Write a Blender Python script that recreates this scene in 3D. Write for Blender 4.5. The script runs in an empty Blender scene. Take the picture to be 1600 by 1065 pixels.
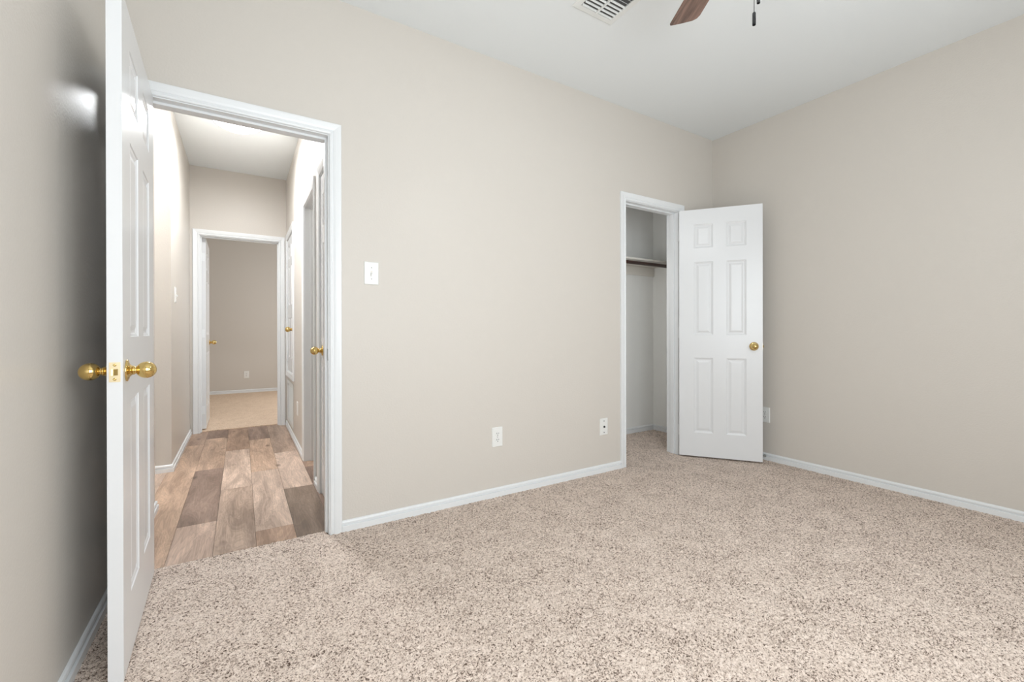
import bpy, bmesh, math, random
from mathutils import Vector, Matrix
C = bpy.context.scene.collection
S = bpy.context.scene
PI = math.pi
# ------------------------------------------------------------------ camera
YAW, PITCH, ROLL = 0.5543, -0.0019, -0.0016
cy_, sy_ = math.cos(YAW), math.sin(YAW)
A_ = Vector((sy_*math.cos(PITCH), cy_*math.cos(PITCH), math.sin(PITCH)))
R_ = Vector((cy_, -sy_, 0)); U_ = R_.cross(A_)
R2 = R_*math.cos(ROLL) + U_*math.sin(ROLL); U2 = -R_*math.sin(ROLL) + U_*math.cos(ROLL)
cam_data = bpy.data.cameras.new('camera'); cam = bpy.data.objects.new('camera', cam_data); C.objects.link(cam)
cam_data.sensor_width = 36; cam_data.lens = 683.6/1600*36; cam_data.shift_y = -12.3/1600
cam_data.clip_start = .02
m = Matrix.Identity(4)
for i in range(3):
    m[i][0], m[i][1], m[i][2] = R2[i], U2[i], -A_[i]
m[2][3] = 1.0284
cam.matrix_world = m
S.camera = cam
# ------------------------------------------------------------------ world, lights, exposure
W = bpy.data.worlds.new('world'); S.world = W; W.use_nodes = True
W.node_tree.nodes['Background'].inputs[0].default_value = (.85, .92, 1, 1)
W.node_tree.nodes['Background'].inputs[1].default_value = .4
S.view_settings.view_transform = 'Standard'; S.view_settings.look = 'None'
S.view_settings.gamma = 1; S.view_settings.use_curve_mapping = False
S.view_settings.exposure = -0.07
def area(name, loc, rot, sx, sz, power, col):
    l = bpy.data.lights.new(name, 'AREA'); l.shape = 'RECTANGLE'; l.size = sx; l.size_y = sz
    l.energy = power; l.color = col
    o = bpy.data.objects.new(name, l); C.objects.link(o); o.location = loc; o.rotation_euler = rot
    return o
def point(name, loc, power, col, r):
    l = bpy.data.lights.new(name, 'POINT'); l.energy = power; l.color = col; l.shadow_soft_size = r
    o = bpy.data.objects.new(name, l); C.objects.link(o); o.location = loc
    return o
W1, W2, FANW, BACKW, PASSW, BATHW, HALL_L = 52, 18, 4.2, 35, 30, 9, 8
# daylight coming in through the rear window of the bedroom and an unmodelled window of the back bedroom
area('window_daylight', (.60, -.755, 1.40), (PI/2, 0, 0), 1.5, 1.5, W1, (.90, .96, 1))
area('second_window_fill', (2.10, -.755, 1.40), (PI/2, 0, 0), .9, 1.5, W2, (.90, .96, 1))  # fill from the added second window, lifts the right side and ceiling
area('back_bedroom_daylight', (1.78, 7.2, 1.4), (0, PI/2, 0), 1.4, 1.4, BACKW, (.97, .97, .97))
# bulbs of the fan light kit and hall dome light, then added fill lights without fixtures
for dx, dy in ((.09, 0), (-.045, .078), (-.045, -.078)):
    point('fan_bulb', (1.45+dx, .81+dy, 2.20), FANW, (.92, .97, 1), .06)
hb = area('hall_bulb', (-.02, 4.09, 2.626), (0, 0, 0), .30, .30, 30, (.95, .975, 1)); hb.data.shape = 'DISK'
point('passage_fill', (-1.15, 3.7, 2.5), PASSW, (.95, .97, 1), .1)  # unseen fill light added to brighten the side passage
point('closet_fill', (2.2, 2.62, 1.55), 5.5, (.97, .98, 1), .1)  # unseen fill light added to lift the dark closet interior
point('bath_fill', (1.2, 3.6, 2.4), BATHW, (.95, .97, 1), .1)  # unseen fill light added in the side room, no fixture

# ------------------------------------------------------------------ dimensions
H = 2.743
YM, YB = 2.392, 2.507          # bedroom face / hall face of the far wall
XL, XR, YR = -.4393, 3.6018, -.77
HL, HR, HE, HN = -.445, .435, 5.53, -.430 # hall faces
WZ = -.008                     # wood floor level
T = .115
# ------------------------------------------------------------------ materials
def mat(name, col, rough=.5, metal=0, spec=.5):
    M = bpy.data.materials.new(name); M.use_nodes = True
    b = M.node_tree.nodes['Principled BSDF']
    b.inputs['Base Color'].default_value = (*col, 1); b.inputs['Roughness'].default_value = rough
    b.inputs['Metallic'].default_value = metal
    b.inputs['Specular IOR Level'].default_value = spec
    return M
def nd(M, t, **k):
    n = M.node_tree.nodes.new(t)
    for a, v in k.items():
        if a in n.inputs.keys(): n.inputs[a].default_value = v
        else: setattr(n, a, v)
    return n
def lk(M, a, b): M.node_tree.links.new(a, b)
def bsdf(M): return M.node_tree.nodes['Principled BSDF']
def coords(M):
    return nd(M, 'ShaderNodeTexCoord').outputs['Object']
def add_bump(M, scale, strength, dist, detail=2):
    n = nd(M, 'ShaderNodeTexNoise'); n.inputs['Scale'].default_value = scale; n.inputs['Detail'].default_value = detail
    lk(M, coords(M), n.inputs['Vector'])
    b = nd(M, 'ShaderNodeBump'); b.inputs['Strength'].default_value = strength; b.inputs['Distance'].default_value = dist
    lk(M, n.outputs['Fac'], b.inputs['Height']); lk(M, b.outputs['Normal'], bsdf(M).inputs['Normal'])
def s2l(r, g, b):
    f = lambda c: (c/255/12.92) if c/255 <= .04045 else ((c/255+.055)/1.055)**2.4
    return (f(r), f(g), f(b))
PAINT = mat('wall_paint', s2l(211, 205, 197), .34, 0, .16); add_bump(PAINT, 110, .20, .004)
CLOSETP = mat('closet_lightened_paint', s2l(240, 240, 237), .6); add_bump(CLOSETP, 75, .12, .004)  # neutral white, made lighter than the walls to brighten the dim closet
CEIL = mat('ceiling_paint', s2l(238, 242, 243), .8); add_bump(CEIL, 90, .15, .003)
TRIM = mat('trim_paint', s2l(232, 234, 235), .30)
DOOR = mat('door_paint', s2l(227, 228, 229), .27); add_bump(DOOR, 60, .05, .001)
BRASS = mat('polished_brass', (.70, .51, .20), .10, 1)
BRASS2 = mat('satin_brass', (.80, .68, .45), .3, 1)
STEEL = mat('steel', (.42, .42, .41), .35, 1)
BLACK = mat('black_metal', (.03, .03, .03), .55, 0, .3)
MATTE = mat('matte_black_chain', (.006, .006, .006), .8, 0, .08)
DARK = mat('dark_hole', (.01, .01, .01), .8)
RUBBER = mat('black_rubber', (.02, .02, .02), .6)
PLATE = mat('white_plastic', s2l(234, 234, 231), .3)
VENT = mat('vent_enamel', s2l(236, 238, 236), .35)
GREYDUCT = mat('duct_interior', (.09, .09, .09), .7)
SHELF = mat('shelf_paint', s2l(226, 222, 214), .45)
GLASSE = mat('lit_glass', (1, 1, 1), .3)
bsdf(GLASSE).inputs['Emission Color'].default_value = (1, .985, .96, 1); bsdf(GLASSE).inputs['Emission Strength'].default_value = 6
HALLGLASS = mat('lit_hall_glass', (1, 1, 1), .3)
bsdf(HALLGLASS).inputs['Emission Color'].default_value = (.94, .97, 1, 1); bsdf(HALLGLASS).inputs['Emission Strength'].default_value = HALL_L
PANE = mat('window_glass', (1, 1, 1), .0); bsdf(PANE).inputs['Transmission Weight'].default_value = 1

def wood_mat(name, c1, c2, scale, rough, axis='X'):
    M = mat(name, c1, rough)
    mp = nd(M, 'ShaderNodeMapping'); lk(M, coords(M), mp.inputs['Vector'])
    mp.inputs['Scale'].default_value = (2, 22, 22) if axis == 'X' else (22, 2, 22)
    n = nd(M, 'ShaderNodeTexNoise'); n.inputs['Scale'].default_value = scale; n.inputs['Detail'].default_value = 6
    n.inputs['Distortion'].default_value = .6
    lk(M, mp.outputs['Vector'], n.inputs['Vector'])
    r = nd(M, 'ShaderNodeValToRGB'); r.color_ramp.elements[0].position = .35; r.color_ramp.elements[1].position = .68
    r.color_ramp.elements[0].color = (*c2, 1); r.color_ramp.elements[1].color = (*c1, 1)
    lk(M, n.outputs['Fac'], r.inputs['Fac']); lk(M, r.outputs['Color'], bsdf(M).inputs['Base Color'])
    return M
WALNUT = wood_mat('walnut_blade', s2l(142, 112, 98), s2l(80, 60, 50), 2.2, .4)
DARKWOOD = wood_mat('dark_rod_wood', s2l(84, 54, 44), s2l(52, 32, 26), 2, .4)

def carpet_mat(name, light, midc, dark):
    # short twisted pile: fine fleck pattern, darker tips gathered by a slower noise
    M = mat(name, light, .95, 0, .1)
    co = coords(M)
    v = nd(M, 'ShaderNodeTexVoronoi'); v.inputs['Scale'].default_value = 230; lk(M, co, v.inputs['Vector'])
    n = nd(M, 'ShaderNodeTexNoise'); n.inputs['Scale'].default_value = 150; n.inputs['Detail'].default_value = 4
    n.inputs['Roughness'].default_value = .62; n.inputs['Distortion'].default_value = 1.2; lk(M, co, n.inputs['Vector'])
    n2 = nd(M, 'ShaderNodeTexNoise'); n2.inputs['Scale'].default_value = 7; n2.inputs['Detail'].default_value = 4; lk(M, co, n2.inputs['Vector'])
    sep = nd(M, 'ShaderNodeSeparateColor'); lk(M, v.outputs['Color'], sep.inputs['Color'])
    a = nd(M, 'ShaderNodeMath', operation='MULTIPLY_ADD'); lk(M, sep.outputs['Red'], a.inputs[0]); a.inputs[1].default_value = .20; lk(M, n.outputs['Fac'], a.inputs[2])
    b = nd(M, 'ShaderNodeMath', operation='MULTIPLY_ADD'); lk(M, n2.outputs['Fac'], b.inputs[0]); b.inputs[1].default_value = .14; lk(M, a.outputs[0], b.inputs[2])
    r = nd(M, 'ShaderNodeValToRGB'); e = r.color_ramp.elements
    e[0].position = .52; e[0].color = (*dark, 1); e[1].position = .80; e[1].color = (*light, 1)
    x = e.new(.625); x.color = (*midc, 1)
    lk(M, b.outputs[0], r.inputs['Fac']); lk(M, r.outputs['Color'], bsdf(M).inputs['Base Color'])
    bm_ = nd(M, 'ShaderNodeBump'); bm_.inputs['Strength'].default_value = .5; bm_.inputs['Distance'].default_value = .003
    lk(M, a.outputs[0], bm_.inputs['Height']); lk(M, bm_.outputs['Normal'], bsdf(M).inputs['Normal'])
    return M
CARPET = carpet_mat('speckled_carpet', s2l(238, 223, 211), s2l(208, 189, 175), s2l(84, 68, 58))
CARPET2 = carpet_mat('tan_carpet', s2l(238, 216, 194), s2l(222, 198, 174), s2l(176, 148, 122))

# plank floor: plank tone comes from a per-face colour, grain from stretched noise
PLANK = mat('oak_planks', (.4, .3, .2), .42)
def build_plank():
    M = PLANK; co = coords(M)
    at = nd(M, 'ShaderNodeAttribute'); at.attribute_name = 'plank'
    mp = nd(M, 'ShaderNodeMapping'); mp.inputs['Scale'].default_value = (11, 1.9, 1); lk(M, co, mp.inputs['Vector'])
    sh = nd(M, 'ShaderNodeVectorMath', operation='MULTIPLY_ADD'); lk(M, at.outputs['Color'], sh.inputs[0]); sh.inputs[1].default_value = (37, 51, 23); lk(M, mp.outputs['Vector'], sh.inputs[2])
    n = nd(M, 'ShaderNodeTexNoise'); n.inputs['Scale'].default_value = 1.0; n.inputs['Detail'].default_value = 4; n.inputs['Roughness'].default_value = .55; n.inputs['Distortion'].default_value = .7
    lk(M, sh.outputs[0], n.inputs['Vector'])
    mp2 = nd(M, 'ShaderNodeMapping'); mp2.inputs['Scale'].default_value = (130, 6, 1); lk(M, co, mp2.inputs['Vector'])
    n3 = nd(M, 'ShaderNodeTexNoise'); n3.inputs['Scale'].default_value = 1; n3.inputs['Detail'].default_value = 3; lk(M, mp2.outputs['Vector'], n3.inputs['Vector'])
    # knots
    mk = nd(M, 'ShaderNodeMapping'); mk.inputs['Scale'].default_value = (5.5, 2.4, 1); lk(M, co, mk.inputs['Vector'])
    vk = nd(M, 'ShaderNodeTexVoronoi'); vk.inputs['Scale'].default_value = 1; lk(M, mk.outputs['Vector'], vk.inputs['Vector'])
    rk = nd(M, 'ShaderNodeValToRGB'); rk.color_ramp.elements[0].position = .02; rk.color_ramp.elements[1].position = .13
    rk.color_ramp.elements[0].color = (.38, .33, .3, 1); rk.color_ramp.elements[1].color = (1, 1, 1, 1)
    lk(M, vk.outputs['Distance'], rk.inputs['Fac'])
    r = nd(M, 'ShaderNodeValToRGB'); r.color_ramp.elements[0].position = .3; r.color_ramp.elements[1].position = .68
    r.color_ramp.elements[0].color = (.56, .53, .51, 1); r.color_ramp.elements[1].color = (1.12, 1.12, 1.12, 1)
    lk(M, n.outputs['Fac'], r.inputs['Fac'])
    r3 = nd(M, 'ShaderNodeValToRGB'); r3.color_ramp.elements[0].position = .35; r3.color_ramp.elements[1].position = .65
    r3.color_ramp.elements[0].color = (.86, .85, .84, 1); r3.color_ramp.elements[1].color = (1.05, 1.05, 1.05, 1)
    lk(M, n3.outputs['Fac'], r3.inputs['Fac'])
    # cathedral growth lines: contours of the slow noise
    w1 = nd(M, 'ShaderNodeMath', operation='MULTIPLY'); lk(M, n.outputs['Fac'], w1.inputs[0]); w1.inputs[1].default_value = 95
    w2 = nd(M, 'ShaderNodeMath', operation='SINE'); lk(M, w1.outputs[0], w2.inputs[0])
    w3 = nd(M, 'ShaderNodeMath', operation='MULTIPLY_ADD'); lk(M, w2.outputs[0], w3.inputs[0]); w3.inputs[1].default_value = .5; w3.inputs[2].default_value = .5
    rw = nd(M, 'ShaderNodeValToRGB'); rw.color_ramp.elements[0].color = (.86, .85, .84, 1); rw.color_ramp.elements[1].color = (1.04, 1.04, 1.04, 1)
    lk(M, w3.outputs[0], rw.inputs['Fac'])
    out = at.outputs['Color']
    for q in (r, r3, rk, rw):
        mx = nd(M, 'ShaderNodeMix', data_type='RGBA', blend_type='MULTIPLY'); mx.inputs['Factor'].default_value = 1
        lk(M, out, mx.inputs['A']); lk(M, q.outputs['Color'], mx.inputs['B']); out = mx.outputs['Result']
    lk(M, out, bsdf(M).inputs['Base Color'])
build_plank()

# ------------------------------------------------------------------ mesh helpers
def obj(name, bm, m, parent=None, smooth=False, bevel=0):
    bmesh.ops.recalc_face_normals(bm, faces=bm.faces)
    me = bpy.data.meshes.new(name); bm.to_mesh(me); bm.free(); me.materials.append(m)
    if smooth:
        for p in me.polygons: p.use_smooth = True
    o = bpy.data.objects.new(name, me); C.objects.link(o)
    if bevel:
        b = o.modifiers.new('bevel', 'BEVEL'); b.width = bevel; b.segments = 2; b.limit_method = 'ANGLE'; b.angle_limit = .6
    if parent: o.parent = parent
    return o
def tag(o, label=None, cat=None, group=None, kind=None):
    if label: o['label'] = label
    if cat: o['category'] = cat
    if group: o['group'] = group
    if kind: o['kind'] = kind
    return o
def thing(name, loc, rotz, label, cat, group=None, kind=None):
    o = bpy.data.objects.new(name, None); C.objects.link(o); o.empty_display_size = .05
    o.location = loc; o.rotation_euler = (0, 0, rotz)
    return tag(o, label, cat, group, kind)
def box(bm, x0, x1, y0, y1, z0, z1):
    v = [bm.verts.new(p) for p in ((x0,y0,z0),(x1,y0,z0),(x1,y1,z0),(x0,y1,z0),(x0,y0,z1),(x1,y0,z1),(x1,y1,z1),(x0,y1,z1))]
    for f in ((0,3,2,1),(4,5,6,7),(0,1,5,4),(1,2,6,5),(2,3,7,6),(3,0,4,7)): bm.faces.new([v[i] for i in f])
    return v
def boxes(*bs):
    bm = bmesh.new()
    for b in bs: box(bm, *b)
    return bm
def lathe(bm, prof, axis='Z', origin=(0, 0, 0), seg=32, sign=1):
    # prof: (radius, height) pairs along the axis
    o = Vector(origin); rings = []
    def P(r, a, h):
        c, s = r*math.cos(a), r*math.sin(a); h *= sign
        return o + (Vector((c, s, h)) if axis == 'Z' else Vector((c, h, s)) if axis == 'Y' else Vector((h, c, s)))
    for r, h in prof:
        if r < 1e-6: rings.append([bm.verts.new(P(0, 0, h))])
        else: rings.append([bm.verts.new(P(r, 2*PI*i/seg, h)) for i in range(seg)])
    for A, B in zip(rings, rings[1:]):
        for i in range(seg):
            j = (i+1) % seg
            f = [A[i % len(A)], A[j % len(A)], B[j % len(B)], B[i % len(B)]]
            u = []
            for q in f:
                if q not in u: u.append(q)
            if len(u) > 2: bm.faces.new(u)
    for Rg, in ((rings[0],), (rings[-1],)):
        if len(Rg) > 2: bm.faces.new(Rg)
    return bm
def tube(bm, pts, r, seg=8):
    pts = [Vector(p) for p in pts]; prev = None; n = None
    for i, p in enumerate(pts):
        t = (pts[min(i+1, len(pts)-1)] - pts[max(i-1, 0)]).normalized()
        if n is None: n = t.orthogonal().normalized()
        n = (n - t*n.dot(t)).normalized(); b = t.cross(n)
        ring = [bm.verts.new(p + r*(n*math.cos(2*PI*k/seg) + b*math.sin(2*PI*k/seg))) for k in range(seg)]
        if prev:
            for k in range(seg): bm.faces.new((prev[k], prev[(k+1) % seg], ring[(k+1) % seg], ring[k]))
        else: bm.faces.new(ring)
        prev = ring
    bm.faces.new(prev)
    return bm
def wall_mesh(L0, L1, z0, z1, t, holes):
    # slab along local x, front face y=0, back face y=t, rectangular holes (x0,x1,z0,z1)
    xs = sorted({L0, L1, *[h[0] for h in holes], *[h[1] for h in holes]})
    zs = sorted({z0, z1, *[h[2] for h in holes], *[h[3] for h in holes]})
    def solid(i, j):
        if not (0 <= i < len(xs)-1 and 0 <= j < len(zs)-1): return False
        cx, cz = (xs[i]+xs[i+1])/2, (zs[j]+zs[j+1])/2
        return not any(h[0] < cx < h[1] and h[2] < cz < h[3] for h in holes)
    bm = bmesh.new(); V = {}
    def v(i, j, k):
        if (i, j, k) not in V: V[i, j, k] = bm.verts.new((xs[i], t*k, zs[j]))
        return V[i, j, k]
    for i in range(len(xs)-1):
        for j in range(len(zs)-1):
            if not solid(i, j): continue
            for k in (0, 1): bm.faces.new((v(i,j,k), v(i+1,j,k), v(i+1,j+1,k), v(i,j+1,k)))
            if not solid(i-1, j): bm.faces.new((v(i,j,0), v(i,j+1,0), v(i,j+1,1), v(i,j,1)))
            if not solid(i+1, j): bm.faces.new((v(i+1,j,0), v(i+1,j+1,0), v(i+1,j+1,1), v(i+1,j,1)))
            if not solid(i, j-1): bm.faces.new((v(i,j,0), v(i+1,j,0), v(i+1,j,1), v(i,j,1)))
            if not solid(i, j+1): bm.faces.new((v(i,j+1,0), v(i+1,j+1,0), v(i+1,j+1,1), v(i,j+1,1)))
    return bm
def struct(name, bm, m, label, cat, loc=(0,0,0), rotz=0, bevel=0):
    o = obj(name, bm, m, bevel=bevel); o.location = loc; o.rotation_euler = (0, 0, rotz)
    return tag(o, label, cat, kind='structure')

# ------------------------------------------------------------------ floors
def carpet_mesh():
    random.seed(4)
    g = .0068
    x0, y0 = XL-.004, YR-.004
    nx = int((3.735-x0)/g); ny = int((3.17-y0)/g)
    def inside(x, y):
        if y < YM+.004 and x < XR+.004: return True
        if -.35 <= x <= .379 and y < 2.446: return True
        if 2.507 <= x <= 3.126 and y < YB+.02: return True
        if YB-.004 <= y <= 3.164 and 1.996 <= x <= 3.722: return True
        return False
    vid = {}; V = []; F = []
    rnd = random.random
    ins = [[inside(x0+(i+.5)*g, y0+(j+.5)*g) for j in range(ny)] for i in range(nx)]
    def vert(i, j):
        k = i*(ny+1)+j
        if k in vid: return vid[k]
        edge = any(not (0 <= a < nx and 0 <= b < ny and ins[a][b]) for a in (i-1, i) for b in (j-1, j))
        z = -.022 if edge else -.004 + .005*rnd() - (.004 if rnd() < .12 else 0)
        V.append((x0+i*g+(rnd()-.5)*g*.8, y0+j*g+(rnd()-.5)*g*.8, z)); vid[k] = len(V)-1
        return vid[k]
    for i in range(nx):
        for j in range(ny):
            if ins[i][j]: F.append((vert(i,j), vert(i+1,j), vert(i+1,j+1), vert(i,j+1)))
    me = bpy.data.meshes.new('floor'); me.from_pydata(V, [], F); me.materials.append(CARPET)
    me.polygons.foreach_set('use_smooth', [True]*len(F)); me.update()
    o = bpy.data.objects.new('floor', me); C.objects.link(o); return o
tag(carpet_mesh(), 'speckled beige wall-to-wall carpet of the bedroom and its closet', 'carpet floor', kind='structure')
struct('floor_subfloor', boxes((XL-T, 3.83, YR-T, 3.28, -.12, -.024)), DARK, 'plain slab beneath the bedroom carpet', 'subfloor')
struct('floor_back_bedroom', boxes((-1.5, 1.8, HE+.06, 8.8, -.1, .0)), CARPET2, 'tan carpet of the back bedroom beyond the hall', 'carpet floor')

# hall planks
TONE = {'pink': s2l(222,196,178), 'tan': s2l(205,176,153), 'brown': s2l(160,136,122), 'dark': s2l(132,112,102), 'grey': s2l(192,168,150),
        'light': s2l(219,195,177), 'mid': s2l(188,158,136), 'taupe': s2l(146,126,110)}
lines = [-.294 + .1775*k for k in range(-9, 13)]
ends = {  # explicit joints seen in the photo: column index (0 = between -.294 and -.1165)
    -1: ([2.3, 4.95, 6.2], ['tan', 'mid']),
    0: ([2.3, 2.91, 4.03, 5.18, 6.2], ['pink', 'brown', 'tan', 'brown']),
    1: ([2.3, 3.454, 4.57, 6.2], ['grey', 'light', 'mid']),
    2: ([2.3, 2.64, 3.78, 4.92, 6.2], ['mid', 'light', 'tan', 'brown']),
    3: ([2.3, 3.26, 4.28, 6.2], ['taupe', 'light', 'grey']),
}
def plank_floor():
    random.seed(11)
    bm = bmesh.new(); lay = bm.loops.layers.float_color.new('plank')
    y_lo, y_hi = 2.42, 5.60; x_lo, x_hi = -1.74, 1.86; G = .0007
    def quad(x0, x1, y0, y1, c):
        vs = box(bm, x0+G, x1-G, y0+G, y1-G, WZ-.01, WZ)
        for f in {f for v in vs for f in v.link_faces}:
            for l in f.loops: l[lay] = (*c, 1)
    for k in range(len(lines)-1):
        xa, xb = max(lines[k], x_lo), min(lines[k+1], x_hi)
        if xb-xa < .005: continue
        col = k-9
        if col in ends: ys, ts = ends[col]
        else:
            y = 2.3-random.random(); ys = [y]; ts = []
            while y < y_hi: y += 1.15; ys.append(y); ts.append(random.choice(list(TONE)))
        for a, b, t in zip(ys, ys[1:], ts):
            a, b = max(a, y_lo), min(b, y_hi)
            if b-a > .01:
                j = (random.random()-.5)*.02
                quad(xa, xb, a, b, tuple(max(0, c+j) for c in TONE[t]))
    box(bm, x_lo, x_hi, y_lo, y_hi, -.1, WZ-.009)
    for f in list(bm.faces)[-6:]:
        for l in f.loops: l[lay] = (.05, .035, .025, 1)
    return bm
struct('floor_hall', plank_floor(), PLANK, 'mixed-tone wood plank floor of the hall', 'wood floor')
# ------------------------------------------------------------------ walls and ceiling
struct('ceiling', boxes((-1.85, 3.85, YR-T, 8.95, H, H+.1)), CEIL, 'pale cool-white ceiling over bedroom and hall', 'ceiling')
OT = 2.034      # door opening height
J = .018        # jamb thickness
hall_o = (-.368, .379); clo_o = (2.507, 3.126)
def hole(o, top=OT, z0=-.2): return (o[0]-J, o[1]+J, z0, top+J)
struct('wall_far', wall_mesh(XL-T, 3.717, -.03, H, T, [hole(hall_o, z0=-.03), hole(clo_o, z0=-.03)]), PAINT, 'long beige bedroom wall with hall doorway and closet doorway', 'wall', (0, YM, 0))
struct('wall_left', boxes((XL-T, XL, YR-T, YM, -.03, H)), PAINT, 'greyish beige wall at the left behind the open door', 'wall')
struct('wall_right', boxes((XR, XR+T, YR-T, YM, -.03, H)), PAINT, 'beige bedroom wall at the right beside the closet door', 'wall')
struct('wall_rear', wall_mesh(XL, XR, -.03, H, T, [(-.30, 1.50, .60, 2.20), (1.6, 2.6, .60, 2.20)]), PAINT, 'bedroom wall with the window, behind the viewer', 'wall', (0, YR-T, 0))
struct('wall_hall_left', boxes((HL-T, HL, 4.235, HE, -.03, H)), PAINT, 'beige left wall of the hall, up to the back bedroom door', 'wall')
struct('wall_hall_left_near', boxes((HL-T, HN, YB, 3.27, -.03, H)), PAINT, 'short left hall wall next to the bedroom doorway', 'wall')
struct('wall_passage_far', boxes((-1.8, HL, 4.12, 4.235, -.03, H)), PAINT, 'brightly lit wall of the side passage facing the bedroom', 'wall')
struct('wall_passage_near', boxes((-1.8, HL-T, 3.155, 3.27, -.03, H)), PAINT, 'near wall of the side passage off the hall', 'wall')
struct('wall_passage_end', boxes((-1.8, -1.7, 3.27, 4.12, -.03, H)), PAINT, 'end wall of the side passage off the hall', 'wall')
near_o = (2.575, 3.043); open_o = (3.307, 3.873); hv_o = (4.757, 5.393)
HV0 = .62; GR = (4.80, 5.36, .10, .50)
struct('wall_hall_right', wall_mesh(-HE, -YB, -.03, H, T, [(-near_o[1]-J, -near_o[0]+J, -.03, OT+J), (-open_o[1]-J, -open_o[0]+J, -.03, OT+J),
       (-hv_o[1]-J, -hv_o[0]+J, HV0-J, OT+J), (-GR[1], -GR[0], GR[2], GR[3])]), PAINT, 'right wall of the hall with three doorways', 'wall', (HR, 0, 0), -PI/2)
end_o = (-.360, .357)
struct('wall_hall_end', wall_mesh(-1.6, 1.9, -.03, H, T, [hole(end_o, z0=-.03)]), PAINT, 'beige wall at the end of the hall around the back bedroom doorway', 'wall', (0, HE, 0))
struct('wall_back_bedroom_far', boxes((-1.6, 1.9, 8.8, 8.9, -.03, H)), PAINT, 'taupe far wall of the back bedroom', 'wall')
struct('wall_back_bedroom_left', boxes((-1.6, -1.5, HE+T, 8.8, -.03, H)), PAINT, 'left wall of the back bedroom', 'wall')
struct('wall_back_bedroom_right', boxes((1.8, 1.9, HE+T, 8.8, -.03, H)), PAINT, 'right wall of the back bedroom', 'wall')
struct('wall_bath_near', boxes((HR+T, 1.8, 3.10, 3.20, -.03, H)), PAINT, 'near wall of the room right of the hall', 'wall')
struct('wall_bath_far', boxes((HR+T, 1.8, 4.2, 4.3, -.03, H)), PAINT, 'far wall of the room right of the hall', 'wall')
struct('wall_bath_end', boxes((1.8, 1.88, 3.10, 4.3, -.03, H)), PAINT, 'end wall of the room right of the hall', 'wall')
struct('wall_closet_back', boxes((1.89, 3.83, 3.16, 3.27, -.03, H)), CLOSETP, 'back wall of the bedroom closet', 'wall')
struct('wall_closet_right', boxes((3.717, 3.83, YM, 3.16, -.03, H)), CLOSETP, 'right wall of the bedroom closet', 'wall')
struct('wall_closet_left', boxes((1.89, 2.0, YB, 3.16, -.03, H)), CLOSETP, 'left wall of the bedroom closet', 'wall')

# ------------------------------------------------------------------ baseboards
BP = [(0,0),(.0145,0),(.0155,.0265),(.0150,.0285),(.0045,.0290),(.0040,.0345),(.0100,.0370),(.0105,.044),(.0085,.050),(.004,.0535),(0,.054)]
def baseboard(name, path, label, z=0):
    # room lies to the right of the path direction
    bm = bmesh.new(); rows = []
    P = [Vector((p[0], p[1])) for p in path]
    for i, p in enumerate(P):
        ns = []
        for a, b in ((i-1, i), (i, i+1)):
            if a >= 0 and b < len(P):
                d = (P[b]-P[a]).normalized(); ns.append(Vector((d.y, -d.x)))
        n = sum(ns, Vector((0, 0)))
        n = n / n.dot(ns[0]) if len(ns) == 2 else ns[0]
        rows.append([bm.verts.new((p.x+n.x*q, p.y+n.y*q, z-.012+h*(1.0)+(.012 if h > 0 else 0))) for q, h in BP])
    for A, B in zip(rows, rows[1:]):
        for k in range(len(BP)-1): bm.faces.new((A[k], A[k+1], B[k+1], B[k]))
        bm.faces.new((A[-1], A[0], B[0], B[-1]))
    bm.faces.new(rows[0]); bm.faces.new(rows[-1])
    return struct(name, bm, TRIM, label, 'baseboard')
CW = .057
e = .0005
baseboard('baseboard_far', [(hall_o[1]+.005+CW, YM-e), (clo_o[0]-.005-CW, YM-e)], 'white baseboard along the long wall between hall door and closet')
baseboard('baseboard_far_corner', [(clo_o[1]+.005+CW, YM-e), (XR-.013, YM-e)], 'short white baseboard behind the open closet door')
baseboard('baseboard_right', [(XR-e, YM-.001), (XR-e, YR+.001)], 'white baseboard along the right bedroom wall')
baseboard('baseboard_left', [(XL+e, YR+.001), (XL+e, YM-.02)], 'white baseboard along the left wall beside the open door')
baseboard('baseboard_rear', [(XR-.014, YR+e), (XL+.014, YR+e)], 'white baseboard below the bedroom window wall')
baseboard('baseboard_hall_left', [(-1.69, 4.12-e), (HL+e, 4.12-e), (HL+e, HE-.017)], 'white baseboard turning the corner of the left hall wall', WZ)
baseboard('baseboard_hall_left_near', [(HN+e, YB+.02), (HN+e, 3.27+e), (-1.69, 3.27+e)], 'white baseboard of the short left hall wall next to bedroom doorway', WZ)
baseboard('baseboard_hall_right', [(HR-e, HE-.017), (HR-e, open_o[1]+.005+CW)], 'white baseboard of the right hall wall under the furnace closet', WZ)
baseboard('baseboard_hall_right_near', [(HR-e, open_o[0]-.005-CW), (HR-e, near_o[1]+.005+CW)], 'short white baseboard between two doorways of the right hall wall', WZ)
baseboard('baseboard_back_bedroom', [(-1.49, 8.8-e), (1.79, 8.8-e)], 'white baseboard along the far wall of the back bedroom', .0)
baseboard('baseboard_closet', [(2.01, 3.16-e), (3.717-e, 3.16-e), (3.717-e, YB+.02)], 'white baseboard around the inside of the closet')
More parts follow.
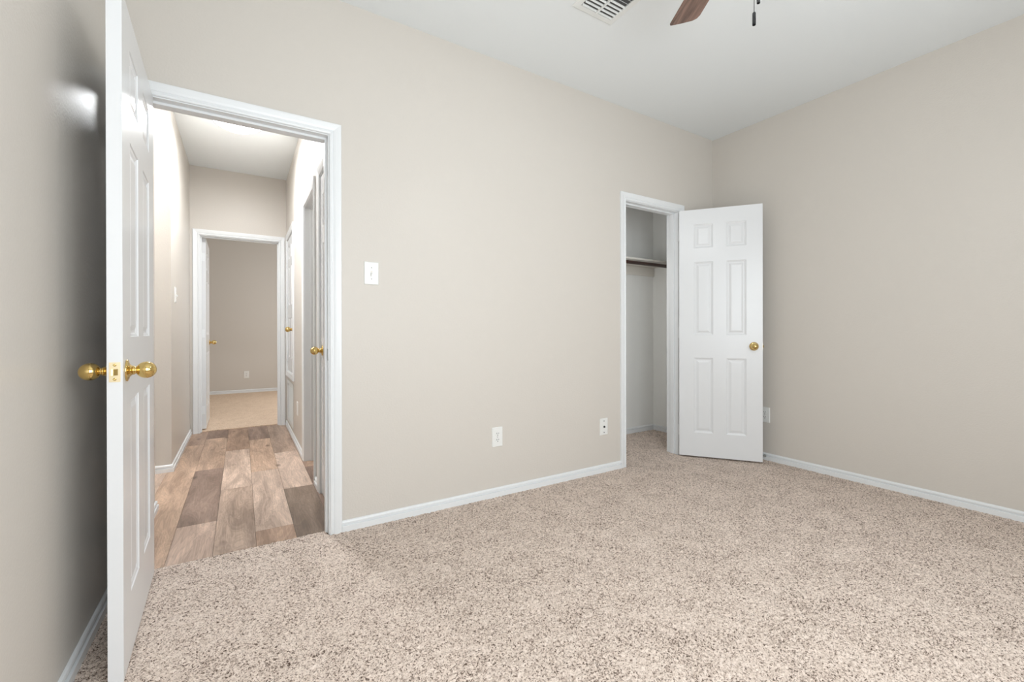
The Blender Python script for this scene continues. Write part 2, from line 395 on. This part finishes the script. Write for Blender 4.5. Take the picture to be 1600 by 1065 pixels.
# ------------------------------------------------------------------ door frames (jamb, stop, casing)
CP = [(0,.0),(0,.0075),(.004,.0105),(.009,.0115),(.0125,.0095),(.0145,.0065),(.0185,.0065),(.021,.0095),(.030,.0125),(.047,.0155),(.0545,.0155),(.057,.0125),(.057,0)]
def door_frame(name, o, loc, rotz, label, z0=-.012, top=OT, t=T, stop_front=True, sill=False, fz=None, bz=None):
    x0, x1 = o; bm = bmesh.new()
    box(bm, x0-J+.001, x0, -.0002, t+.0002, z0, top); box(bm, x1, x1+J-.001, -.0002, t+.0002, z0, top)
    box(bm, x0-J+.001, x1+J-.001, -.0002, t+.0002, top, top+J-.001)
    ya, yb = (.038, .073) if stop_front else (t-.073, t-.038)
    box(bm, x0, x0+.011, ya, yb, z0, top); box(bm, x1-.011, x1, ya, yb, z0, top); box(bm, x0+.011, x1-.011, ya, yb, top-.011, top)
    if sill: box(bm, x0-J+.001, x1+J-.001, -.0002, t+.0002, z0-J+.001, z0)
    for sgn, y in ((-1, 0), (1, t)):
        rows = [[], [], [], []]
        for d, p in CP:
            d += .005; yy = y+sgn*(p+.0004)
            zz = z0-d if sill else z0
            rows[0].append(bm.verts.new((x0-d, yy, zz))); rows[1].append(bm.verts.new((x0-d, yy, top+d)))
            rows[2].append(bm.verts.new((x1+d, yy, top+d))); rows[3].append(bm.verts.new((x1+d, yy, zz)))
        pairs = list(zip(rows, rows[1:])) + ([(rows[3], rows[0])] if sill else [])
        for A, B in pairs:
            for k in range(len(CP)): bm.faces.new((A[k], A[(k+1) % len(CP)], B[(k+1) % len(CP)], B[k]))
        if not sill: bm.faces.new(rows[0]); bm.faces.new(rows[3])
    return struct(name, bm, TRIM, label, 'door frame', loc, rotz)
door_frame('trim_1', hall_o, (0, YM, 0), 0, 'white frame and casing of the doorway from bedroom to hall')
door_frame('trim_2', clo_o, (0, YM, 0), 0, 'white frame and casing of the closet doorway')
door_frame('trim_3', (-near_o[1], -near_o[0]), (HR, 0, 0), -PI/2, 'white frame of the closed hall door nearest the bedroom')
door_frame('trim_4', (-open_o[1], -open_o[0]), (HR, 0, 0), -PI/2, 'white frame of the open doorway in the right hall wall', stop_front=False)
door_frame('trim_5', (-hv_o[1], -hv_o[0]), (HR, 0, 0), -PI/2, 'white frame of the raised closet door at the hall end', z0=HV0, sill=True)
door_frame('trim_6', end_o, (0, HE, 0), 0, 'white frame of the back bedroom doorway at the hall end', stop_front=False)

# ------------------------------------------------------------------ six-panel doors
def leaf_mesh(w, h, t, side, hs):
    sx = .186*w; mx = .16*w; pw = (w-2*sx-mx)/2
    k = h/2.03
    xs = [0, sx, sx+pw, sx+pw+mx, w-sx, w]
    zs = [0]
    for q in hs: zs.append(zs[-1]+q*k)
    zs.append(h)
    bm = bmesh.new()
    for face, y, n in ((0, 0, 1), (1, t, -1)):
        V = [[bm.verts.new((side*x, y, z)) for z in zs] for x in xs]
        for i in range(5):
            for j in range(7):
                q = [V[i][j], V[i+1][j], V[i+1][j+1], V[i][j+1]]
                if i in (1, 3) and j in (1, 3, 5):
                    xa, xb, za, zb = xs[i], xs[i+1], zs[j], zs[j+1]; prev = q
                    for ins, dep in ((.002,.0035),(.008,.0052),(.013,.0082),(.020,.0082),(.034,.0035),(.039,.0030)):
                        r = [bm.verts.new((side*a, y+n*dep, b)) for a, b in ((xa+ins,za+ins),(xb-ins,za+ins),(xb-ins,zb-ins),(xa+ins,zb-ins))]
                        for a in range(4): bm.faces.new((prev[a], prev[(a+1) % 4], r[(a+1) % 4], r[a]))
                        prev = r
                    bm.faces.new(prev)
                else: bm.faces.new(q)
        if face == 0: V0 = V
    for i in range(5):
        for j in (0, 7): bm.faces.new((V0[i][j], V0[i+1][j], V[i+1][j], V[i][j]))
    for j in range(7):
        for i in (0, 5): bm.faces.new((V0[i][j], V0[i][j+1], V[i][j+1], V[i][j]))
    return bm
ROSE = [(0,0),(.0325,0),(.0335,.0015),(.032,.004),(.026,.0058),(.020,.0075),(.0155,.011),(.0135,.015)]
BALL = [(.0128,.0125),(.0128,.0150),(.0136,.0156),(.0136,.0182),(.0122,.0190),(.0108,.0200),(.0108,.0225)]
BALL += [(.0256*math.sin(a), .0462-.0256*math.cos(a)) for a in [PI*(.14+.86*q/22) for q in range(23)]]
def knob(parent, x, y, z, sign):
    o = obj('door_knob', lathe(bmesh.new(), BALL, 'Y', (0,0,0), 36, sign), BRASS, parent, True); o.location = (x, y, z); o['label'] = 'polished brass ball knob'
    r = obj('rose', lathe(bmesh.new(), ROSE, 'Y', (0,0,0), 36, sign), BRASS, o, True)
    return o
HS = (.195, .615, .187, .600, .115, .195)
def make_door(name, w, side, loc, rotz, label, hs=HS, h=2.018, zb=.012, t=.035, kz=.915, latch=True, knobs=(1, 1)):
    d = thing(name, (loc[0], loc[1], 0), rotz, label, 'door', kind='structure')
    ox, oy = side*.002, .0075          # the hinge pin stands proud of the door face
    lf = obj('leaf', leaf_mesh(w, h, t, side, hs), DOOR, d); lf.location = (ox, oy, zb)
    kx = side*(w-.060)+ox
    if knobs[0]: knob(d, kx, oy-.0002, kz, -1)
    if knobs[1]: knob(d, kx, oy+t+.0002, kz, 1)
    if latch:
        E0 = side*w+ox; ym = oy+t/2
        xa, xb = sorted((E0-side*.0004, E0+side*.0014))
        pl = obj('latch_plate', boxes((xa, xb, ym-.0125, ym+.0125, kz-.0285, kz+.0285)), BRASS2, d); pl['label'] = 'satin brass latch plate'
        bm = bmesh.new(); X = E0+side*.0014
        vs = []
        for zz in (kz-.009, kz+.009):
            row = [bm.verts.new((X, ym-.007, zz))]
            for q in range(7):
                a = q/6; row.append(bm.verts.new((X+side*.010*math.sin((1-a)*PI/2), ym-.006+.013*a, zz)))
            vs.append(row)
        n = len(vs[0])
        for q in range(n): bm.faces.new((vs[0][q], vs[0][(q+1) % n], vs[1][(q+1) % n], vs[1][q]))
        bm.faces.new(vs[0]); bm.faces.new(vs[1])
        obj('latch_bolt', bm, BRASS, pl)
        for dz in (-.0205, .0205):
            obj('screw', lathe(bmesh.new(), [(0,0),(.0042,0),(.0038,.0012),(.0012,.0014),(0,.0006)], 'X', (X, ym, kz+dz), 14, side), BRASS, pl, True)
    for z in (.20*h/2.03, h*.5, h-.20):
        bm = bmesh.new(); lathe(bm, [(0,-.046),(.003,-.0455),(.0045,-.044),(.0062,-.043),(.0062,-.015),(.0058,-.0145),(.0058,-.0140),(.0062,-.0135),(.0062,.0135),(.0058,.014),(.0058,.0145),(.0062,.015),(.0062,.043),(.0045,.044),(.003,.0455),(0,.046)], 'Z', (0, 0, zb+z), 16)
        xa, xb = sorted((side*.0004, side*.0022))
        box(bm, xa, xb, .003, oy+.026, zb+z-.043, zb+z+.043)
        hg = obj('hinge', bm, TRIM, d)
    return d
def DEG(a): return a*PI/180
# bedroom door, standing open against the left wall
make_door('door_1', .706, 1, (-.359, YM-.0075, 0), DEG(-88.1), 'white six-panel bedroom door standing open at the left, edge-on with brass knobs', hs=(.201, .615, .194, .616, .120, .172))
make_door('door_2', .608, -1, (clo_o[1]-.001, YM-.0075, 0), DEG(127.0), 'white six-panel closet door swung open against the right wall')
make_door('door_3', near_o[1]-near_o[0]-.006, -1, (HR-.0055, near_o[0]+.001, 0), -PI/2, 'closed white hall door nearest the bedroom, on the right with brass knob', zb=.004, knobs=(1, 0), latch=False)
make_door('door_4', hv_o[1]-hv_o[0]-.006, 1, (HR-.0055, hv_o[1]-.001, 0), -PI/2, 'short raised white closet door at the right end of the hall', h=OT-HV0-.008, zb=HV0+.004, kz=1.06, knobs=(1, 0), latch=False)
make_door('door_5', .708, -1, (end_o[0]+.001, HE+T+.0075, 0), DEG(180+90.5), 'white six-panel back bedroom door open into that room at the hall end')
# strike plate on the bedroom jamb
sp = obj('strike_plate', boxes((hall_o[1]-.0012, hall_o[1]+.0002, YM+.004, YM+.034, .885, .945)), STEEL); tag(sp, 'small metal strike plate on the right jamb of the bedroom doorway', 'strike plate')
# ------------------------------------------------------------------ rear window and a second one added for its light (behind the viewer)
for wname, wx, q, wl in (('window_1', .60, .9, 'wider white framed window in the wall behind the viewer'), ('added_window', 2.10, .5, 'narrower white framed window added behind the viewer to brighten the right side')):
    wn = thing(wname, (wx, YR-T, .60), 0, wl, 'window', kind='structure')
    bm = boxes((-q, -q+.05, .03, .085, 0, 1.6), (q-.05, q, .03, .085, 0, 1.6), (-q+.05, q-.05, .03, .085, 0, .05), (-q+.05, q-.05, .03, .085, 1.55, 1.6), (-q+.05, q-.05, .03, .085, .78, .82))
    obj('window_frame', bm, TRIM, wn, bevel=.003)
    obj('pane', boxes((-q+.05, q-.05, .05, .054, .05, .78), (-q+.05, q-.05, .05, .054, .82, 1.55)), PANE, wn)
# ------------------------------------------------------------------ wall plates
def plate_mesh(w=.076, h=.122, t=.006):
    bm = bmesh.new()
    rows = []
    for ins, y in ((0, 0), (0, -.0025), (.003, -t), ):
        rows.append([bm.verts.new((a*(w/2-ins), y, b*(h/2-ins))) for a, b in ((-1,-1),(1,-1),(1,1),(-1,1))])
    for A, B in zip(rows, rows[1:]):
        for k in range(4): bm.faces.new((A[k], A[(k+1) % 4], B[(k+1) % 4], B[k]))
    bm.faces.new(rows[-1]); bm.faces.new(rows[0]); return bm
def screw(parent, x, z, y=-.006, m=STEEL, r=.0032):
    return obj('screw', lathe(bmesh.new(), [(0,0),(r,0),(r*.85,.0011),(r*.3,.0013),(0,.0006)], 'Y', (x, y, z), 14, -1), m, parent, True)
def outlet(loc, rotz, label, group='duplex outlets'):
    o = thing('wall_outlet', loc, rotz, label, 'outlet', group)
    obj('cover_plate', plate_mesh(), PLATE, o)
    for s in (1, -1):
        bm = bmesh.new(); n = 20; V = [[], []]
        for k in range(n):
            a = 2*PI*k/n; x = .0168*math.cos(a); z = max(-.0135, min(.0135, .0168*math.sin(a)))
            V[0].append(bm.verts.new((x, -.0055, z+s*.0195))); V[1].append(bm.verts.new((x, -.0085, z+s*.0195)))
        for k in range(n): bm.faces.new((V[0][k], V[0][(k+1) % n], V[1][(k+1) % n], V[1][k]))
        bm.faces.new(V[1])
        rc = obj('receptacle', bm, PLATE, o)
        for x, hh in ((-.0065, .0045), (.0065, .0036)):
            obj('slot', boxes((x-.0013, x+.0013, -.0088, -.0082, s*.0195+.004-hh, s*.0195+.004+hh)), DARK, rc)
        obj('ground_hole', lathe(bmesh.new(), [(0,0),(.0026,0),(.0026,.0004),(0,.0004)], 'Y', (0, -.0083, s*.0195-.0075), 14, -1), DARK, rc)
    screw(o, 0, 0)
    return o
outlet((1.369, YM, .3705), 0, 'white duplex outlet low on the long wall, between hall door and closet')
outlet((XR, 1.930, .360), -PI/2, 'white duplex outlet on right wall beside the open closet door')
outlet((.075, 8.8, .309), 0, 'white outlet low on the far wall of the back bedroom')
outlet((HR, 4.40, .34), -PI/2, 'white outlet low on the right hall wall, seen almost edge-on')
def toggle_switch(loc, rotz, label):
    sw = thing('light_switch', loc, rotz, label, 'light switch', 'toggle light switches')
    obj('cover_plate', plate_mesh(), PLATE, sw)
    bm = boxes((-.0055, .0055, -.0068, -.0055, -.013, .013)); obj('toggle_slot', bm, SHELF, sw)
    bm = bmesh.new(); v = box(bm, -.0042, .0042, -.017, -.006, -.006, .004)
    for q in (v[0], v[1], v[4], v[5]): q.co.z -= .009; q.co.x *= .8
    obj('toggle', bm, PLATE, sw)
    screw(sw, 0, .030); screw(sw, 0, -.030)
    return sw
toggle_switch((.594, YM, 1.345), 0, 'white toggle light switch on the long wall right of the hall doorway')
toggle_switch((HL, 4.36, 1.33), PI/2, 'white light switch on the left hall wall, seen almost edge-on')
cx = thing('cable_plate', (2.275, YM, .331), 0, 'white cable jack plate with three dark spots, left of the closet doorway', 'cable plate')
obj('cover_plate', plate_mesh(), PLATE, cx)
jk = obj('coax_jack', lathe(bmesh.new(), [(0,0),(.0075,0),(.0075,.003),(.0048,.003),(.0048,.009),(.0034,.009),(.0034,.005),(0,.005)], 'Y', (0, -.006, 0), 18, -1), BLACK, cx); jk['label'] = 'dark coax jack'
for s in (1, -1): screw(cx, 0, s*.042, m=BLACK, r=.0042)
# ------------------------------------------------------------------ spring door stop on the right baseboard
ds = thing('door_stop', (XR-.013, 1.925, .030), 0, 'small metal spring door stop on right baseboard behind the closet door', 'door stop')
obj('mount', lathe(bmesh.new(), [(0,0),(.011,0),(.0105,.003),(.006,.006),(.006,.010),(0,.010)], 'X', (0,0,0), 20, -1), STEEL, ds, True)
pts = [(-.008-.052*k/170, .0055*math.cos(k*2*PI/10), .0055*math.sin(k*2*PI/10)) for k in range(171)]
obj('spring', tube(bmesh.new(), pts, .0011, 6), STEEL, ds, True)
obj('rubber_tip', lathe(bmesh.new(), [(0,.058),(.0065,.058),(.007,.061),(.007,.068),(.005,.071),(0,.072)], 'X', (0,0,0), 18, -1), RUBBER, ds, True)
# ------------------------------------------------------------------ closet shelf and rod
sh = obj('closet_shelf', boxes((2.002, 3.715, 2.85, 3.158, 1.703, 1.721)), SHELF, bevel=.002); tag(sh, 'pale painted shelf across the top of the closet', 'shelf')
cl = obj('shelf_cleat', boxes((2.004, 3.713, 3.140, 3.1585, 1.612, 1.7025)), SHELF, bevel=.002); tag(cl, 'pale wooden cleat on the closet back wall under the shelf', 'cleat')
rod = thing('closet_rod', (2.86, 2.868, 1.676), 0, 'dark brown wooden clothes rod below the closet shelf', 'closet rod')
obj('rod', lathe(bmesh.new(), [(0,-.852),(.0165,-.852),(.0165,.852),(0,.852)], 'X', (0,0,0), 24), DARKWOOD, rod, True)
for s in (-1, 1): obj('rod_socket', lathe(bmesh.new(), [(0,.8565),(.026,.8565),(.026,.852),(.0205,.849),(.0205,.838),(.0172,.838)], 'X', (0,0,0), 24, s), SHELF, rod)
# ------------------------------------------------------------------ ceiling supply vent
vx0, vx1, vy0, vy1 = 1.480, 1.757, 1.460, 1.788
vt = thing('ceiling_vent', ((vx0+vx1)/2, (vy0+vy1)/2, H), 0, 'white louvred air vent in the bedroom ceiling beside the fan', 'air vent')
hw, hd = (vx1-vx0)/2, (vy1-vy0)/2; fw = .034
bm = bmesh.new()
rows = []
for ins, z in ((0, 0), (0, -.003), (.006, -.007), (fw-.004, -.0085), (fw, -.006), (fw, 0)):
    rows.append([bm.verts.new((a*(hw-ins), b*(hd-ins), z-.0002)) for a, b in ((-1,-1),(1,-1),(1,1),(-1,1))])
for A, B in zip(rows, rows[1:]):
    for k in range(4): bm.faces.new((A[k], A[(k+1) % 4], B[(k+1) % 4], B[k]))
for k in range(4): bm.faces.new((rows[0][k], rows[0][(k+1) % 4], rows[-1][(k+1) % 4], rows[-1][k]))
obj('frame', bm, VENT, vt)
obj('duct_opening', boxes((-hw+fw-.002, hw-fw+.002, -hd+fw-.002, hd-fw+.002, -.0012, -.0004)), GREYDUCT, vt)
obj('divider', boxes((-.005, .005, -hd+fw, hd-fw, -.012, -.003)), VENT, vt)
nsl = 11
for k in range(nsl):
    y = -hd+fw+.010+(2*hd-2*fw-.020)*k/(nsl-1)
    for xa, xb in ((-hw+fw+.001, -.0055), (.0055, hw-fw-.001)):
        bm = bmesh.new(); R = []
        sgn = -1 if k < nsl/2 else 1
        for q in range(5):
            a = q/4; dy = (-.002+.005*a*a)*sgn; z = -.0022-.0085*a
            R.append([bm.verts.new((x, y+dy, z+dz)) for x in (xa, xb) for dz in (0, -.001)])
        for A, B in zip(R, R[1:]):
            bm.faces.new((A[0], A[2], B[2], B[0])); bm.faces.new((A[1], A[3], B[3], B[1])); bm.faces.new((A[0], A[1], B[1], B[0])); bm.faces.new((A[2], A[3], B[3], B[2]))
        bm.faces.new((R[0][0], R[0][1], R[0][3], R[0][2])); bm.faces.new((R[-1][0], R[-1][1], R[-1][3], R[-1][2]))
        obj('slat', bm, VENT, vt)
# ------------------------------------------------------------------ ceiling fan
FX, FY = 1.45, .81
fan = thing('ceiling_fan', (FX, FY, H), 0, 'ceiling fan with dark walnut blades and black pull chains at the top', 'ceiling fan')
obj('canopy', lathe(bmesh.new(), [(0,-.0004),(.068,-.0004),(.070,-.012),(.060,-.045),(.030,-.06),(0,-.06)], 'Z', (0,0,0), 40), BLACK, fan, True)
obj('downrod', lathe(bmesh.new(), [(0,-.055),(.013,-.055),(.013,-.19),(0,-.19)], 'Z', (0,0,0), 20), BLACK, fan, True)
obj('motor_housing', lathe(bmesh.new(), [(0,-.17),(.04,-.17),(.085,-.185),(.098,-.21),(.098,-.27),(.085,-.30),(.06,-.315),(0,-.315)], 'Z', (0,0,0), 48), BLACK, fan, True)
obj('switch_housing', lathe(bmesh.new(), [(0,-.31),(.05,-.31),(.052,-.35),(.06,-.36),(.06,-.40),(.05,-.415),(0,-.415)], 'Z', (0,0,0), 40), BLACK, fan, True)
def blade_mesh(L0, L1, w0, w1, th):
    bm = bmesh.new(); out = []
    # outline: straight edges, clipped corner on one side, rounded on the other
    ol = [(L0, w0/2), (L0+.05, w0/2+.004), (L1+.000, w1/2), (L1+.007, w1/2-.005), (L1+.006, .020), (L1+.003, -.012), (L1-.001, -w1/2+.022), (L1-.012, -w1/2+.006), (L1-.032, -w1/2), (L0+.05, -w0/2-.004), (L0, -w0/2)]
    A = [bm.verts.new((x, y, th/2)) for x, y in ol]; B = [bm.verts.new((x, y, -th/2)) for x, y in ol]
    n = len(ol)
    bm.faces.new(A); bm.faces.new(B)
    for k in range(n): bm.faces.new((A[k], A[(k+1) % n], B[(k+1) % n], B[k]))
    return bm
BA0 = DEG(60)
for k in range(5):
    a = BA0 + k*2*PI/5
    b = obj('blade', blade_mesh(.17, .56, .105, .128, .006), WALNUT, fan, bevel=.0015)
    b.location = (0, 0, -.292); b.rotation_euler = (DEG(-11), 0, a); b.rotation_mode = 'XYZ'
    bm = bmesh.new(); box(bm, .06, .24, -.016, .016, -.010, -.0045); v = box(bm, .05, .12, -.012, .012, -.010, .004)
    box(bm, .19, .235, -.042, .042, -.010, -.0045)
    i = obj('blade_iron', bm, BLACK, b, bevel=.002)
kit = obj('light_kit', lathe(bmesh.new(), [(0,-.41),(.045,-.412),(.055,-.43),(.04,-.445),(0,-.45)], 'Z', (0,0,0), 40), BLACK, fan, True)
for k in range(3):
    a = k*2*PI/3
    s = obj('lamp_shade', lathe(bmesh.new(), [(.018,0),(.03,-.012),(.048,-.05),(.055,-.085),(.058,-.10),(.055,-.10),(.050,-.083),(.044,-.05),(.026,-.014),(.018,-.004)], 'Z', (0,0,0), 28), GLASSE, kit, True)
    s.location = (.09*math.cos(a), .09*math.sin(a), -.425)
CHX = Vector((R_.x, R_.y, 0))
for off, zt, lab in ((Vector((-.003, .001, 0))-CHX*.0, 2.043, 'longer black pull chain'), (CHX*.012, 2.116, 'shorter black pull chain')):
    zt_l = zt - H
    bm = bmesh.new(); pts = [(off.x, off.y, -.45), (off.x, off.y, zt_l+.043)]
    tube(bm, pts, .0011, 6)
    c = obj('pull_chain', bm, MATTE, fan); c['label'] = lab
    obj('fob', lathe(bmesh.new(), [(0,zt_l+.044),(.003,zt_l+.044),(.0052,zt_l+.040),(.0056,zt_l+.012),(.0052,zt_l+.001),(.003,zt_l),(0,zt_l)], 'Z', (off.x, off.y, 0), 16), MATTE, c)
# ------------------------------------------------------------------ hall dome light
dm = thing('dome_light', (-.02, 4.09, H), 0, 'lit round frosted glass dome light on the hall ceiling', 'ceiling light')
obj('pan', lathe(bmesh.new(), [(0,-.0004),(.155,-.0004),(.158,-.02),(.15,-.026),(0,-.026)], 'Z', (0,0,0), 48), VENT, dm, True)
obj('glass_bowl', lathe(bmesh.new(), [(.178,-.024),(.181,-.034),(.172,-.052),(.148,-.075),(.105,-.097),(.055,-.109),(0,-.113)], 'Z', (0,0,0), 56), HALLGLASS, dm, True)
for k in range(3):
    a = DEG(30) + k*2*PI/3
    bm = bmesh.new(); tube(bm, [(.158,0,-.012),(.176,0,-.016),(.188,0,-.030),(.184,0,-.048),(.170,0,-.060)], .0045, 8)
    c = obj('clip', bm, STEEL, dm, True); c.rotation_euler = (0, 0, a)
# ------------------------------------------------------------------ return air grille below the raised hall closet door
gr = thing('return_air_grille', (HR, (GR[0]+GR[1])/2, (GR[2]+GR[3])/2), -PI/2, 'pale return air grille low on the right hall wall under the raised door', 'air grille')
gw, gh = (GR[1]-GR[0])/2, (GR[3]-GR[2])/2
obj('frame', boxes((-gw-.02, gw+.02, -.006, -.0003, gh-.02, gh+.02), (-gw-.02, gw+.02, -.006, -.0003, -gh-.02, -gh+.02), (-gw-.02, -gw+.02, -.006, -.0003, -gh+.02, gh-.02), (gw-.02, gw+.02, -.006, -.0003, -gh+.02, gh-.02)), VENT, gr, bevel=.002)
for k in range(22):
    z = -gh+.028+k*(2*gh-.056)/21
    bm = bmesh.new(); v = box(bm, -gw+.02, gw-.02, -.003, .014, z-.0008, z+.0008)
    for q in v:
        if q.co.y < 0: q.co.z -= .012
    obj('slat', bm, VENT, gr)
